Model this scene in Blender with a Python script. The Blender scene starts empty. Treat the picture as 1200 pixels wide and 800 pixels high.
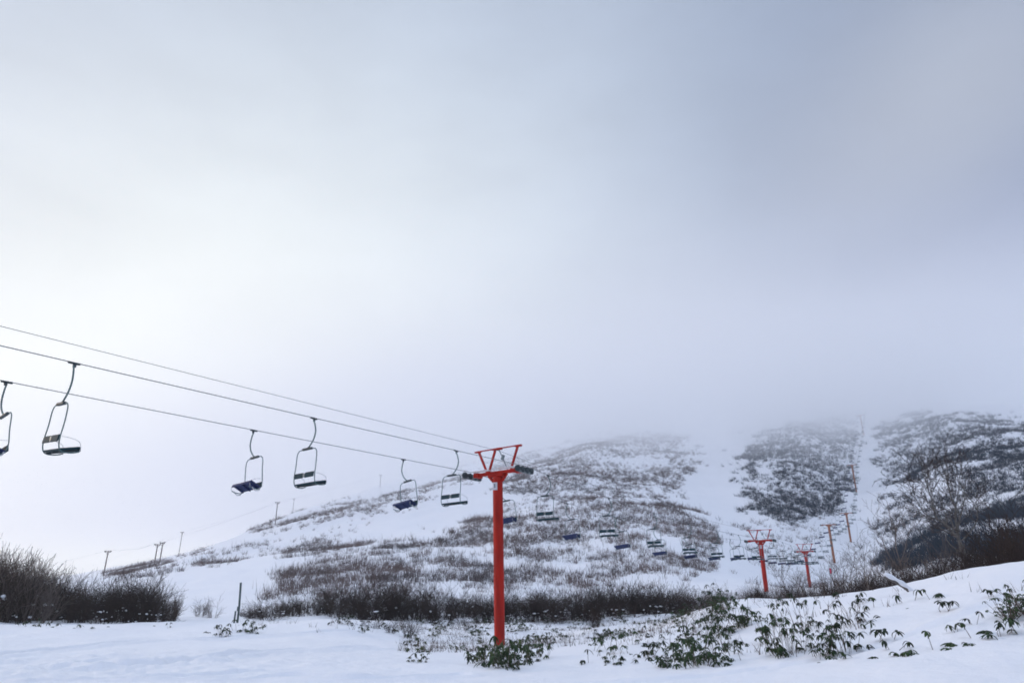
import bpy, math, random
import numpy as np
from mathutils import Vector, Matrix

random.seed(7)
rng = np.random.default_rng(11)
scene = bpy.context.scene
COL = scene.collection
R = math.radians

# ------------------------------------------------------------------ camera
EYE = 1.7
PITCH = math.atan(0.375)
F = 800.0                                   # focal length in pixels of the 1200 px wide photograph
cam_d = bpy.data.cameras.new('camera')
cam_d.sensor_width = 36.0
cam_d.lens = 24.0
cam_d.clip_start = 0.1
cam_d.clip_end = 9000
cam = bpy.data.objects.new('camera', cam_d)
COL.objects.link(cam)
cam.location = (0, 0, EYE)
cam.rotation_euler = (R(90) + PITCH, 0, 0)
scene.camera = cam
CP, SP = math.cos(PITCH), math.sin(PITCH)

# ------------------------------------------------------------------ light
SUN_AZ, SUN_EL = R(-74), R(15)              # low, ahead and to the left, behind the overcast
SUN_DIR = Vector((math.sin(SUN_AZ) * math.cos(SUN_EL), math.cos(SUN_AZ) * math.cos(SUN_EL), math.sin(SUN_EL)))
sun_d = bpy.data.lights.new('sun', 'SUN')
sun_d.energy = 2.3
sun_d.angle = R(10)
sun_d.color = (1.0, 0.78, 0.58)
sun = bpy.data.objects.new('sun', sun_d)
COL.objects.link(sun)
sun.rotation_euler = SUN_DIR.to_track_quat('Z', 'Y').to_euler()

world = bpy.data.worlds.new('World')
scene.world = world
world.use_nodes = True
nt = world.node_tree
nt.nodes.clear()
SKY_STRENGTH = 0.1


def wnode(t, **kw):
    n = nt.nodes.new(t)
    for k, v in kw.items():
        setattr(n, k, v)
    return n


w_out = wnode('ShaderNodeOutputWorld')
w_bg = wnode('ShaderNodeBackground')
w_bg.inputs['Strength'].default_value = SKY_STRENGTH
nt.links.new(w_bg.outputs[0], w_out.inputs['Surface'])
w_sky = wnode('ShaderNodeTexSky')
w_sky.sky_type = 'NISHITA'
w_sky.sun_disc = False
w_sky.sun_elevation = SUN_EL
w_sky.sun_rotation = SUN_AZ
w_tc = wnode('ShaderNodeTexCoord')
w_dir = w_tc.outputs['Generated']


def pix_dir(x, y):
    u, v = (x - 600) / F, (400 - y) / F
    return Vector((u, CP - v * SP, SP + v * CP)).normalized()


def w_math(op, a, b=None, clamp=False):
    n = wnode('ShaderNodeMath', operation=op, use_clamp=clamp)
    for i, s in enumerate((a, b)):
        if s is None:
            continue
        if isinstance(s, (int, float)):
            n.inputs[i].default_value = s
        else:
            nt.links.new(s, n.inputs[i])
    return n.outputs[0]


# slow wandering of the cloud cover, so its light and dark areas have no clean outline
w_nz = wnode('ShaderNodeTexNoise')
w_nz.inputs['Scale'].default_value = 1.6
w_nz.inputs['Detail'].default_value = 4.0
w_nz.inputs['Roughness'].default_value = 0.5
nt.links.new(w_dir, w_nz.inputs['Vector'])
w_sub = wnode('ShaderNodeVectorMath', operation='SUBTRACT')
nt.links.new(w_nz.outputs['Color'], w_sub.inputs[0])
w_sub.inputs[1].default_value = (0.5, 0.5, 0.5)
w_scl = wnode('ShaderNodeVectorMath', operation='SCALE')
nt.links.new(w_sub.outputs[0], w_scl.inputs[0])
w_scl.inputs['Scale'].default_value = 0.10
w_add = wnode('ShaderNodeVectorMath', operation='ADD')
nt.links.new(w_dir, w_add.inputs[0])
nt.links.new(w_scl.outputs[0], w_add.inputs[1])
w_warp = w_add.outputs[0]


def lobe(d, width):
    """1 in the direction d, falling off over about `width` radians"""
    n = wnode('ShaderNodeVectorMath', operation='DISTANCE')
    nt.links.new(w_warp, n.inputs[0])
    n.inputs[1].default_value = d
    q = w_math('DIVIDE', n.outputs['Value'], width)
    q = w_math('MULTIPLY', q, q)
    q = w_math('MULTIPLY', q, -1.0)
    return w_math('EXPONENT', q)


def w_mix(fac, a, b):
    n = wnode('ShaderNodeMix', data_type='RGBA')
    if isinstance(fac, float):
        n.inputs[0].default_value = fac
    else:
        nt.links.new(fac, n.inputs[0])
    for s, i in ((a, 6), (b, 7)):
        if isinstance(s, tuple):
            n.inputs[i].default_value = (*[c / SKY_STRENGTH for c in s], 1)
        else:
            nt.links.new(s, n.inputs[i])
    return n.outputs[2]


c = w_mix(lobe(pix_dir(400, 560), 0.68), (0.31, 0.405, 0.61), (0.99, 1.10, 1.20))       # cloud thins towards the sun
c = w_mix(w_math('MULTIPLY', lobe(pix_dir(200, 620), 0.43), 0.88), c, (1.85, 1.85, 1.62))
c = w_mix(w_math('MULTIPLY', lobe(pix_dir(1240, 310), 0.30), 0.8), c, (0.08, 0.14, 0.38))   # bluer thin patch
c = w_mix(w_math('MULTIPLY', lobe(pix_dir(1130, -60), 0.30), 0.3), c, (0.20, 0.265, 0.40))
for wx_, wy_, ww_, wf_ in ((1190, 85, .12, .5), (1110, 135, .12, .5), (1020, 200, .13, .4)):      # pale slanting wisp
    c = w_mix(w_math('MULTIPLY', lobe(pix_dir(wx_, wy_), ww_), wf_), c, (0.60, 0.645, 0.73))
w_cl = wnode('ShaderNodeTexNoise')                                                            # faint structure of the overcast
w_cl.inputs['Scale'].default_value = 5.0
w_cl.inputs['Detail'].default_value = 7.0
w_cl.inputs['Roughness'].default_value = 0.55
w_mp = wnode('ShaderNodeMapping')
w_mp.inputs['Scale'].default_value = (.6, .6, 1.5)
w_mp.inputs['Rotation'].default_value = (0, .4, 0)
nt.links.new(w_warp, w_mp.inputs['Vector'])
nt.links.new(w_mp.outputs[0], w_cl.inputs['Vector'])
w_mr = wnode('ShaderNodeMapRange')
w_mr.inputs[1].default_value, w_mr.inputs[2].default_value = .25, .75
w_mr.inputs[3].default_value, w_mr.inputs[4].default_value = .90, 1.10
nt.links.new(w_cl.outputs['Fac'], w_mr.inputs[0])
w_vs = wnode('ShaderNodeVectorMath', operation='SCALE')
nt.links.new(c, w_vs.inputs[0])
nt.links.new(w_mr.outputs[0], w_vs.inputs['Scale'])
c = w_vs.outputs[0]
c = w_mix(w_math('MULTIPLY', lobe(Vector((0, -.15, 1)).normalized(), 0.42), 0.95), c, (3.0, 3.33, 4.1))   # extra lobe added to the overcast zenith, out of view, to brighten the snow
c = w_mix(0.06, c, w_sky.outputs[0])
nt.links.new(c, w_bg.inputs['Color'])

scene.view_settings.view_transform = 'Standard'
scene.view_settings.look = 'None'
scene.view_settings.exposure = -0.32
scene.view_settings.gamma = 1.0
scene.view_settings.use_curve_mapping = False
scene.cycles.volume_bounces = 10
scene.cycles.max_bounces = 14
scene.cycles.filter_width = 1.8


# ------------------------------------------------------------------ helpers
def tag(o, label=None, cat=None, group=None, kind=None):
    for k, v in (('label', label), ('category', cat), ('group', group), ('kind', kind)):
        if v:
            o[k] = v
    return o


def empty(name, loc=(0, 0, 0), rz=0.0):
    o = bpy.data.objects.new(name, None)
    o.empty_display_size = 0.3
    COL.objects.link(o)
    o.location = loc
    o.rotation_euler = (0, 0, rz)
    return o


def copy_tree(o, parent=None):
    c_ = o.copy()
    COL.objects.link(c_)
    c_.parent = parent
    for ch in list(o.children):
        copy_tree(ch, c_)
    return c_


def mesh_from(name, verts, faces, mat, smooth=False):
    """verts (n,3) array; faces list of arrays each (m,k) with the same k"""
    me = bpy.data.meshes.new(name)
    verts = np.asarray(verts, dtype=np.float32).reshape(-1, 3)
    me.vertices.add(len(verts))
    me.vertices.foreach_set('co', verts.ravel())
    faces = [np.asarray(f, dtype=np.int32) for f in faces if len(f)]
    loops = np.concatenate([f.ravel() for f in faces])
    tot = np.concatenate([np.full(len(f), f.shape[1], dtype=np.int32) for f in faces])
    start = np.concatenate([[0], np.cumsum(tot)[:-1]]).astype(np.int32)
    me.loops.add(len(loops))
    me.loops.foreach_set('vertex_index', loops)
    me.polygons.add(len(tot))
    me.polygons.foreach_set('loop_start', start)
    me.polygons.foreach_set('loop_total', tot)
    if smooth:
        me.polygons.foreach_set('use_smooth', np.ones(len(tot), dtype=bool))
    me.update(calc_edges=True)
    me.materials.append(mat)
    return me


def link(name, me, parent=None):
    o = bpy.data.objects.new(name, me)
    COL.objects.link(o)
    o.parent = parent
    return o


class MB:
    """collects boxes, tubes and the like; build() links them as ONE mesh object"""

    def __init__(self):
        self.v, self.f3, self.f4, self.fn, self.n = [], [], [], [], 0

    def add(self, v, quads=(), tris=(), ngons=()):
        v = np.asarray(v, dtype=float)
        self.v.append(v)
        for q in quads:
            self.f4.append([i + self.n for i in q])
        for t in tris:
            self.f3.append([i + self.n for i in t])
        for g in ngons:
            self.fn.append([i + self.n for i in g])
        self.n += len(v)

    def box(self, c, s, rot=None, bev=0.0):
        x, y, z = [h / 2 for h in s]
        b = min(bev, x * .9, y * .9, z * .9)
        if b <= 0:
            pts = [(sx * x, sy * y, sz * z) for sz in (-1, 1) for sy in (-1, 1) for sx in (-1, 1)]
            quads = [(0, 2, 3, 1), (4, 5, 7, 6), (0, 1, 5, 4), (2, 6, 7, 3), (0, 4, 6, 2), (1, 3, 7, 5)]
            tris = []
        else:
            pts, quads, tris = [], [], []
            ids = {}
            for sz in (-1, 1):
                for sy in (-1, 1):
                    for sx in (-1, 1):
                        for a, p in enumerate(((x, y - b, z - b), (x - b, y, z - b), (x - b, y - b, z))):
                            ids[(sx, sy, sz, a)] = len(pts)
                            pts.append((sx * p[0], sy * p[1], sz * p[2]))
            for s_ in (-1, 1):
                quads.append([ids[(s_, q[0], q[1], 0)] for q in ((-1, -1), (1, -1), (1, 1), (-1, 1))][::s_])
                quads.append([ids[(q[1], s_, q[0], 1)] for q in ((-1, -1), (1, -1), (1, 1), (-1, 1))][::s_])
                quads.append([ids[(q[0], q[1], s_, 2)] for q in ((-1, -1), (1, -1), (1, 1), (-1, 1))][::s_])
            for s1 in (-1, 1):
                for s2 in (-1, 1):
                    d = s1 * s2
                    quads.append([ids[(s1, s2, -1, 0)], ids[(s1, s2, -1, 1)], ids[(s1, s2, 1, 1)], ids[(s1, s2, 1, 0)]][::-d])
                    quads.append([ids[(-1, s1, s2, 1)], ids[(-1, s1, s2, 2)], ids[(1, s1, s2, 2)], ids[(1, s1, s2, 1)]][::-d])
                    quads.append([ids[(s2, -1, s1, 2)], ids[(s2, -1, s1, 0)], ids[(s2, 1, s1, 0)], ids[(s2, 1, s1, 2)]][::-d])
                    for s3 in (-1, 1):
                        tris.append([ids[(s1, s2, s3, a)] for a in (0, 1, 2)][::s1 * s2 * s3])
        pts = np.array(pts)
        if rot is not None:
            pts = pts @ np.array(rot.to_3x3()).T
        self.add(pts + np.array(c), quads, tris)
        return self

    def tube(self, pts, r, seg=10, caps=True):
        pts = np.array(pts, dtype=float)
        n = len(pts)
        rs = np.full(n, r) if np.isscalar(r) else np.array(r)
        tang = np.gradient(pts, axis=0)
        tang /= np.linalg.norm(tang, axis=1)[:, None]
        up = np.array((0, 0, 1.0)) if abs(tang[0][2]) < .9 else np.array((1.0, 0, 0))
        a = np.cross(tang[0], up)
        a /= np.linalg.norm(a)
        vs = []
        for i in range(n):
            a = a - tang[i] * np.dot(a, tang[i])
            a /= np.linalg.norm(a)
            b = np.cross(tang[i], a)
            for k in range(seg):
                t = 2 * math.pi * k / seg
                vs.append(pts[i] + rs[i] * (math.cos(t) * a + math.sin(t) * b))
        quads = []
        for i in range(n - 1):
            for k in range(seg):
                k2 = (k + 1) % seg
                quads.append((i * seg + k, i * seg + k2, (i + 1) * seg + k2, (i + 1) * seg + k))
        ng = [list(range(seg))[::-1], [(n - 1) * seg + k for k in range(seg)]] if caps else []
        self.add(vs, quads, (), ng)
        return self

    def bar(self, p, q, w, h):
        """square bar from p to q"""
        p, q = Vector(p), Vector(q)
        d = q - p
        rot = d.to_track_quat('Y', 'Z').to_matrix()
        self.box((p + q) / 2, (w, d.length, h), rot, min(w, h) * .12)
        return self

    def lathe(self, prof, axis='z', c=(0, 0, 0), seg=24):
        vs = []
        for (r, h) in prof:
            for k in range(seg):
                t = 2 * math.pi * k / seg
                p = (r * math.cos(t), r * math.sin(t), h)
                if axis == 'x':
                    p = (p[2], p[0], p[1])
                vs.append((p[0] + c[0], p[1] + c[1], p[2] + c[2]))
        quads = []
        m = len(prof)
        for i in range(m - 1):
            for k in range(seg):
                k2 = (k + 1) % seg
                quads.append((i * seg + k, i * seg + k2, (i + 1) * seg + k2, (i + 1) * seg + k))
        self.add(vs, quads, (), [list(range(seg))[::-1], [(m - 1) * seg + k for k in range(seg)]])
        return self

    def build(self, name, mat, parent=None, smooth=False, mesh_only=False):
        me = bpy.data.meshes.new(name)
        v = np.concatenate(self.v)
        me.from_pydata(v.tolist(), [], [list(f) for f in self.f4 + self.f3 + self.fn])
        if smooth:
            for p in me.polygons:
                p.use_smooth = len(p.vertices) <= 4
            me.set_sharp_from_angle(angle=R(40))
        me.materials.append(mat)
        me.update()
        return me if mesh_only else link(name, me, parent)


def smooth_path(pts, n=8):
    """Catmull-Rom through the points"""
    p = [Vector(q) for q in pts]
    p = [2 * p[0] - p[1]] + p + [2 * p[-1] - p[-2]]
    out = []
    for i in range(1, len(p) - 2):
        for k in range(n):
            t = k / n
            a, b, c_, d = p[i - 1], p[i], p[i + 1], p[i + 2]
            out.append(0.5 * ((2 * b) + (c_ - a) * t + (2 * a - 5 * b + 4 * c_ - d) * t * t + (3 * b - a - 3 * c_ + d) * t ** 3))
    out.append(p[-2])
    return out


# ------------------------------------------------------------------ materials
def material(name, col, col2=None, scale=8.0, rough=0.6, metal=0.0, bump=0.0, bscale=40.0, spec=0.5, objvar=0.0, coords='Object', stretch=None):
    m = bpy.data.materials.new(name)
    m.use_nodes = True
    t = m.node_tree
    b = t.nodes['Principled BSDF']
    b.inputs['Roughness'].default_value = rough
    b.inputs['Metallic'].default_value = metal
    b.inputs['Specular IOR Level'].default_value = spec
    tc = t.nodes.new('ShaderNodeTexCoord')
    nz = t.nodes.new('ShaderNodeTexNoise')
    nz.inputs['Scale'].default_value = scale
    nz.inputs['Detail'].default_value = 6
    src = tc.outputs[coords]
    if stretch:
        mp = t.nodes.new('ShaderNodeMapping')
        mp.inputs['Scale'].default_value = stretch
        t.links.new(src, mp.inputs['Vector'])
        src = mp.outputs[0]
    t.links.new(src, nz.inputs['Vector'])
    mr = t.nodes.new('ShaderNodeMapRange')
    mr.inputs[1].default_value, mr.inputs[2].default_value = 0.35, 0.68
    t.links.new(nz.outputs['Fac'], mr.inputs[0])
    mx = t.nodes.new('ShaderNodeMix')
    mx.data_type = 'RGBA'
    mx.inputs[6].default_value = (*col, 1)
    mx.inputs[7].default_value = (*(col2 or [x * .75 for x in col]), 1)
    t.links.new(mr.outputs[0], mx.inputs[0])
    out = mx.outputs[2]
    if objvar:
        oi = t.nodes.new('ShaderNodeObjectInfo')
        hs = t.nodes.new('ShaderNodeHueSaturation')
        m2 = t.nodes.new('ShaderNodeMapRange')
        m2.inputs[3].default_value, m2.inputs[4].default_value = 1 - objvar, 1 + objvar
        t.links.new(oi.outputs['Random'], m2.inputs[0])
        t.links.new(m2.outputs[0], hs.inputs['Value'])
        t.links.new(out, hs.inputs['Color'])
        out = hs.outputs[0]
    t.links.new(out, b.inputs['Base Color'])
    if bump:
        n2 = t.nodes.new('ShaderNodeTexNoise')
        n2.inputs['Scale'].default_value = bscale
        n2.inputs['Detail'].default_value = 5
        t.links.new(tc.outputs[coords], n2.inputs['Vector'])
        bp = t.nodes.new('ShaderNodeBump')
        bp.inputs['Strength'].default_value = bump
        bp.inputs['Distance'].default_value = 0.05
        t.links.new(n2.outputs['Fac'], bp.inputs['Height'])
        t.links.new(bp.outputs[0], b.inputs['Normal'])
    return m


M_RED = material('red_paint', (0.45, 0.015, 0.005), (0.27, 0.009, 0.004), 5, 0.6, bump=.15, bscale=6, spec=.18, stretch=(1, 1, .12))
M_RUST = material('rust_orange_paint', (0.36, 0.13, 0.055), (0.22, 0.07, 0.03), 1.5, 0.75, bump=.3, bscale=8)
M_STEEL = material('grey_steel', (0.20, 0.24, 0.25), (0.14, 0.17, 0.18), 10, 0.5, 0.3)
M_FRAME = material('green_grey_steel', (0.105, 0.175, 0.175), (0.07, 0.125, 0.125), 12, 0.5, 0.2)
M_DARK = material('dark_rubber', (0.014, 0.028, 0.034), (0.03, 0.045, 0.05), 12, 0.6)
M_SEAT = material('navy_seat', (0.010, 0.022, 0.085), (0.016, 0.03, 0.10), 12, 0.6, spec=.25)
M_BACK = material('teal_backrest', (0.007, 0.036, 0.050), (0.016, 0.045, 0.055), 12, 0.7, spec=.2)
M_PALE = material('pale_bracket', (0.55, 0.56, 0.56), None, 12, 0.5)
M_CABLE = material('steel_cable', (0.22, 0.23, 0.24), None, 40, 0.5, 0.6)
M_WALK = material('frosted_planks', (0.55, 0.45, 0.43), (0.72, 0.72, 0.74), 5, 0.8)
M_PLATE = material('white_plate', (0.70, 0.66, 0.68), None, 20, 0.5)
M_INK = material('grey_ink', (0.18, 0.21, 0.24), None, 20, 0.6)
M_POLE = material('weathered_pole', (0.17, 0.14, 0.12), (0.10, 0.085, 0.075), 4, 0.85, bump=.3)
M_POST = material('green_post', (0.06, 0.10, 0.10), (0.04, 0.065, 0.065), 6, 0.7)
M_PINK = material('pink_cloth', (0.75, 0.03, 0.11), None, 10, 0.8)
M_LEAF = material('evergreen_leaf', (0.013, 0.034, 0.011), (0.028, 0.046, 0.013), 5, 0.6, objvar=.5, spec=.2)
M_LEAF2 = material('yellow_green_leaf', (0.045, 0.06, 0.014), (0.025, 0.04, 0.012), 5, 0.6, objvar=.5, spec=.2)
M_STEM = material('brown_stem', (0.075, 0.055, 0.042), (0.12, 0.09, 0.07), 9, 0.8)
M_TWIG = material('dark_twig', (0.044, 0.029, 0.023), (0.022, 0.015, 0.013), 4, 0.85, objvar=.5, spec=.1)
M_TWIGP = material('pale_twig', (0.15, 0.115, 0.095), (0.09, 0.07, 0.06), 4, 0.85, objvar=.3)
M_BARK = material('tree_bark', (0.13, 0.118, 0.105), (0.07, 0.062, 0.056), 3, 0.85, bump=.4)
M_BRUSH = material('brown_brush', (0.165, 0.118, 0.106), (0.06, 0.050, 0.052), 0.11, 0.9, spec=.1)
M_SCRUB = material('dark_scrub', (0.014, 0.030, 0.052), (0.032, 0.040, 0.054), 0.11, 0.9, spec=.1)


def snow_material():
    m = bpy.data.materials.new('snow')
    m.use_nodes = True
    t = m.node_tree
    b = t.nodes['Principled BSDF']
    b.inputs['Roughness'].default_value = 0.55
    b.inputs['Specular IOR Level'].default_value = 0.25
    tc = t.nodes.new('ShaderNodeTexCoord')
    n1 = t.nodes.new('ShaderNodeTexNoise')
    n1.inputs['Scale'].default_value = 0.35
    n1.inputs['Detail'].default_value = 5
    t.links.new(tc.outputs['Object'], n1.inputs['Vector'])
    mx = t.nodes.new('ShaderNodeMix')
    mx.data_type = 'RGBA'
    mx.inputs[6].default_value = (0.80, 0.82, 0.86, 1)
    mx.inputs[7].default_value = (0.86, 0.87, 0.89, 1)
    t.links.new(n1.outputs['Fac'], mx.inputs[0])
    t.links.new(mx.outputs[2], b.inputs['Base Color'])
    prev = None
    for sc_, dist, st in ((0.9, 0.14, .5), (4.5, 0.06, .6), (26, 0.02, .6)):
        n2 = t.nodes.new('ShaderNodeTexNoise')
        n2.inputs['Scale'].default_value = sc_
        n2.inputs['Detail'].default_value = 5
        t.links.new(tc.outputs['Object'], n2.inputs['Vector'])
        bp = t.nodes.new('ShaderNodeBump')
        bp.inputs['Strength'].default_value = st
        bp.inputs['Distance'].default_value = dist
        t.links.new(n2.outputs['Fac'], bp.inputs['Height'])
        if prev is not None:
            t.links.new(prev, bp.inputs['Normal'])
        prev = bp.outputs[0]
    t.links.new(prev, b.inputs['Normal'])
    return m


M_SNOW = snow_material()


def volume_material(name, col, density, aniso=0.0):
    m = bpy.data.materials.new(name)
    m.use_nodes = True
    t = m.node_tree
    t.nodes.clear()
    o = t.nodes.new('ShaderNodeOutputMaterial')
    v = t.nodes.new('ShaderNodeVolumePrincipled')
    v.inputs['Color'].default_value = (*col, 1)
    v.inputs['Density'].default_value = density
    v.inputs['Anisotropy'].default_value = aniso
    t.links.new(v.outputs[0], o.inputs['Volume'])
    return m


# ------------------------------------------------------------------ terrain
def pix_z(x, y, Y):
    """point at forward distance Y seen at pixel x, y"""
    u, v = (x - 600) / F, (400 - y) / F
    fy = CP - v * SP
    return Vector((u / fy * Y, Y, EYE + (SP + v * CP) / fy * Y))


LAT = np.random.default_rng(5).random((256, 256))


def vnoise(x, y):
    xi, yi = np.floor(x).astype(int), np.floor(y).astype(int)
    fx, fy = x - xi, y - yi
    fx, fy = fx * fx * (3 - 2 * fx), fy * fy * (3 - 2 * fy)
    g = lambda a, b: LAT[a & 255, b & 255]
    return (g(xi, yi) * (1 - fx) + g(xi + 1, yi) * fx) * (1 - fy) + (g(xi, yi + 1) * (1 - fx) + g(xi + 1, yi + 1) * fx) * fy - .5


def fbm(x, y, oct=4):
    s, a = 0, 1.0
    for k in range(oct):
        s = s + a * vnoise(x * 2 ** k + 17.3 * k, y * 2 ** k - 9.1 * k)
        a *= .5
    return s


CTRL = []          # (X, Y, Z)
for a in range(-180, 181, 20):                      # flat snow round the camera and behind it
    t = R(a)
    for r_ in (0.7, 4, 9):
        CTRL.append((r_ * math.sin(t), r_ * math.cos(t), 0.0))
    if abs(a) > 60:
        for r_ in (20, 45, 100, 300, 900, 3000):
            CTRL.append((r_ * math.sin(t), r_ * math.cos(t), 0.0 if a < 0 or a > 120 else min(.09 * r_, 70)))
for p in (  # left snow field, its edge, the hollow round the tower
    (-150, 800, 14, 0), (0, 800, 16, 0), (300, 800, 16, 0), (600, 800, 16, 0), (800, 800, 15, .1),
    (-150, 730, 48, .1), (0, 730, 50, None), (150, 730, 50, None), (300, 730, 49, None), (400, 731, 46, None), (440, 740, 38, None),
    (462, 764, 26, None), (520, 773, 22.5, None), (600, 775, 21.5, None), (680, 772, 22, None),
    (490, 754, 35, -.45), (560, 757, 32, -.35), (600, 757, 34, -.30), (660, 752, 34, -.25), (720, 745, 38, -.15),
    (450, 728, 56, -.1), (600, 726, 60, 0), (740, 722, 60, .05), (300, 728, 60, .0), (100, 728, 62, 0), (-100, 728, 62, 0),
    (740, 755, 26, .25), (780, 735, 33, None), (830, 715, 38, None), (870, 706, 36, None),
    (880, 765, 19.5, None), (1000, 695, 27, None), (1000, 760, 17, None), (1000, 800, 13, .3), (1100, 676, 24.5, None), (1100, 740, 16, None),
    (1200, 660, 22, None), (1200, 740, 15, None), (1200, 800, 11, .5), (1350, 650, 19, None), (1350, 750, 13, 1.0),
    (860, 700, 46, .9), (1000, 700, 38, 1.1), (1100, 690, 36, 1.7), (1200, 680, 34, 2.3), (1350, 670, 32, 3.0),
    (850, 700, 62, .4), (950, 690, 66, .9), (1050, 680, 62, 2.4), (1130, 655, 68, None), (1200, 655, 60, None), (1350, 640, 60, None),
    # foot of the hill
    (0, 690, 90, 0.5), (-150, 690, 90, .3), (220, 698, 92, None), (300, 692, 88, None), (450, 690, 84, None), (600, 690, 84, None), (700, 689, 85, None), (850, 688, 82, None),
    (950, 687, 98, None), (948, 687, 118, None), (1000, 680, 118, None), (980, 662, 150, None), (997, 637, 180, None), (1004, 573, 235, None), (1011, 507, 300, None), (1013, 470, 400, None),
    # middle slope and its two ridges
    (300, 652, 150, None), (450, 642, 132, None), (600, 642, 128, None), (700, 642, 122, None), (850, 642, 130, None),
    (600, 585, 205, None), (700, 582, 192, None), (850, 590, 205, None), (450, 602, 225, None),
    (700, 528, 280, None), (850, 545, 270, None), (600, 545, 290, None), (700, 505, 380, None), (850, 500, 345, None), (780, 480, 450, None),
    (600, 532, 345, None), (600, 535, 430, None), (445, 572, 325, None), (445, 578, 420, None), (324, 611, 262, None), (324, 622, 360, None),
    (184, 663, 212, None), (184, 675, 310, None), (118, 679, 197, None), (118, 688, 300, None), (60, 692, 190, None), (-80, 698, 200, None),
    (0, 699, 400, 1), (-150, 699, 400, 1), (150, 690, 600, 6), (350, 640, 600, None), (500, 570, 600, None),
    # right slope
    (1100, 620, 110, None), (1200, 612, 100, None), (1350, 600, 95, None), (1100, 560, 190, None), (1200, 545, 170, None), (1350, 535, 160, None),
    (1100, 495, 270, None), (1200, 497, 240, None), (1350, 490, 230, None), (940, 600, 190, None), (940, 545, 245, None), (930, 500, 310, None), (1100, 470, 360, None), (1250, 470, 340, None),
    (700, 470, 650, None), (900, 455, 600, None), (1100, 450, 560, None), (1300, 450, 520, None), (550, 520, 700, None),
):
    q = pix_z(p[0], p[1], p[2])
    CTRL.append((q.x, q.y, q.z if p[3] is None else p[3]))
for a in range(-60, 61, 15):
    CTRL.append((2600 * math.sin(R(a)), 2600 * math.cos(R(a)), 5 if a < -25 else 230))
CTRL = np.array(CTRL)


def polar(X, Y):
    r_ = np.hypot(X, Y)
    return np.arctan2(X, Y), np.log(np.maximum(r_, .4)) * .6, r_


def tps(d2):
    return np.where(d2 > 1e-12, d2 * np.log(np.maximum(d2, 1e-12)), 0)


_t, _l, _r = polar(CTRL[:, 0], CTRL[:, 1])
_g = CTRL[:, 2] / (_r + 10)
_n = len(CTRL)
_A = np.zeros((_n + 3, _n + 3))
_A[:_n, :_n] = tps((_t[:, None] - _t) ** 2 + (_l[:, None] - _l) ** 2) + np.eye(_n) * 2e-4
_A[:_n, _n:] = np.stack([np.ones(_n), _t, _l], 1)
_A[_n:, :_n] = _A[:_n, _n:].T
_W = np.linalg.solve(_A, np.concatenate([_g, [0, 0, 0]]))

# old ski tracks across the near snow, as lines on the ground
TRACKS = []
for line, wd, dp in ((((-60, 782), (0, 774), (100, 762), (180, 754), (290, 748), (420, 744)), .22, .13),
                     (((105, 780), (160, 781), (220, 776), (300, 767), (380, 762), (440, 758)), .26, .12),
                     (((40, 799), (200, 795), (300, 789), (420, 792)), .16, .08),
                     (((250, 800), (330, 794), (420, 796), (540, 790)), .16, .06),
                     (((620, 790), (760, 788), (900, 784), (1040, 783), (1200, 778)), .20, .05)):
    pts = []
    for x, y in line:
        u, v = (x - 600) / F, (400 - y) / F
        fy, fz = CP - v * SP, SP + v * CP
        Y = -EYE / fz * fy
        if x > 600:
            Y *= .86
        pts.append((u / fy * Y, Y, 0))
    TRACKS.append((np.array([tuple(q) for q in smooth_path(pts, 10)])[:, :2], wd, dp * 1.6))


def ground(X, Y, fine=True):
    X, Y = np.atleast_1d(np.asarray(X, float)), np.atleast_1d(np.asarray(Y, float))
    out = np.empty(len(X))
    for i in range(0, len(X), 40000):
        x, y = X[i:i + 40000], Y[i:i + 40000]
        t, l, r_ = polar(x, y)
        g = tps((t[:, None] - _t) ** 2 + (l[:, None] - _l) ** 2) @ _W[:_n] + _W[_n] + _W[_n + 1] * t + _W[_n + 2] * l
        z = g * (r_ + 10)
        far = np.clip((r_ - 75) / 120, 0, 1)
        mid = np.clip((r_ - 24) / 14, 0, 1) * (1 - np.clip((r_ - 110) / 60, 0, 1))
        z = z + far * (fbm(x / 42, y / 42) * 3.2 + fbm(x / 11 + 40, y / 11) * .9)
        z = z + mid * fbm(x / 5.5 + 7, y / 5.5, 3) * .45 + fbm(x / 3.1, y / 3.1, 3) * .07 * np.clip(r_ / 8, 0, 1)
        z = z + np.clip((r_ - 10) / 8, 0, 1) * np.clip((60 - r_) / 20, 0, 1) * (fbm(x / 1.3 + 3, y / 1.3, 3) * .06 + fbm(x / .5 + 13, y / .5, 2) * .018 * np.clip((34 - r_) / 12, 0, 1) + np.clip(x / 6, 0, 1) * fbm(x / 2.1 + 31, y / 2.1, 3) * .12)
        if fine:
            near = np.where((r_ > 10) & (r_ < 62) & (y > 0))[0]
            if len(near):
                zz = np.zeros(len(near))
                px, py = x[near], y[near]
                for pl, wd, dp in TRACKS:
                    best = np.full(len(near), 9e9)
                    for a, b in zip(pl[:-1], pl[1:]):
                        d = b - a
                        s = np.clip(((px - a[0]) * d[0] + (py - a[1]) * d[1]) / (d @ d), 0, 1)
                        best = np.minimum(best, (px - a[0] - s * d[0]) ** 2 + (py - a[1] - s * d[1]) ** 2)
                    dd = np.sqrt(best)
                    zz -= dp * np.exp(-(dd / wd) ** 2) - .4 * dp * np.exp(-((dd - 2.0 * wd) / wd) ** 2)
                tr = np.exp(-(((px + 10) / 5) ** 2 + ((py - 20) / 3.5) ** 2))          # trampled snow
                zz += tr * fbm(px * 2.2, py * 2.2, 3) * .17
                z[near] += zz
        out[i:i + 40000] = z
    return out


def gz(x, y):
    return float(ground([x], [y])[0])


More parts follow.
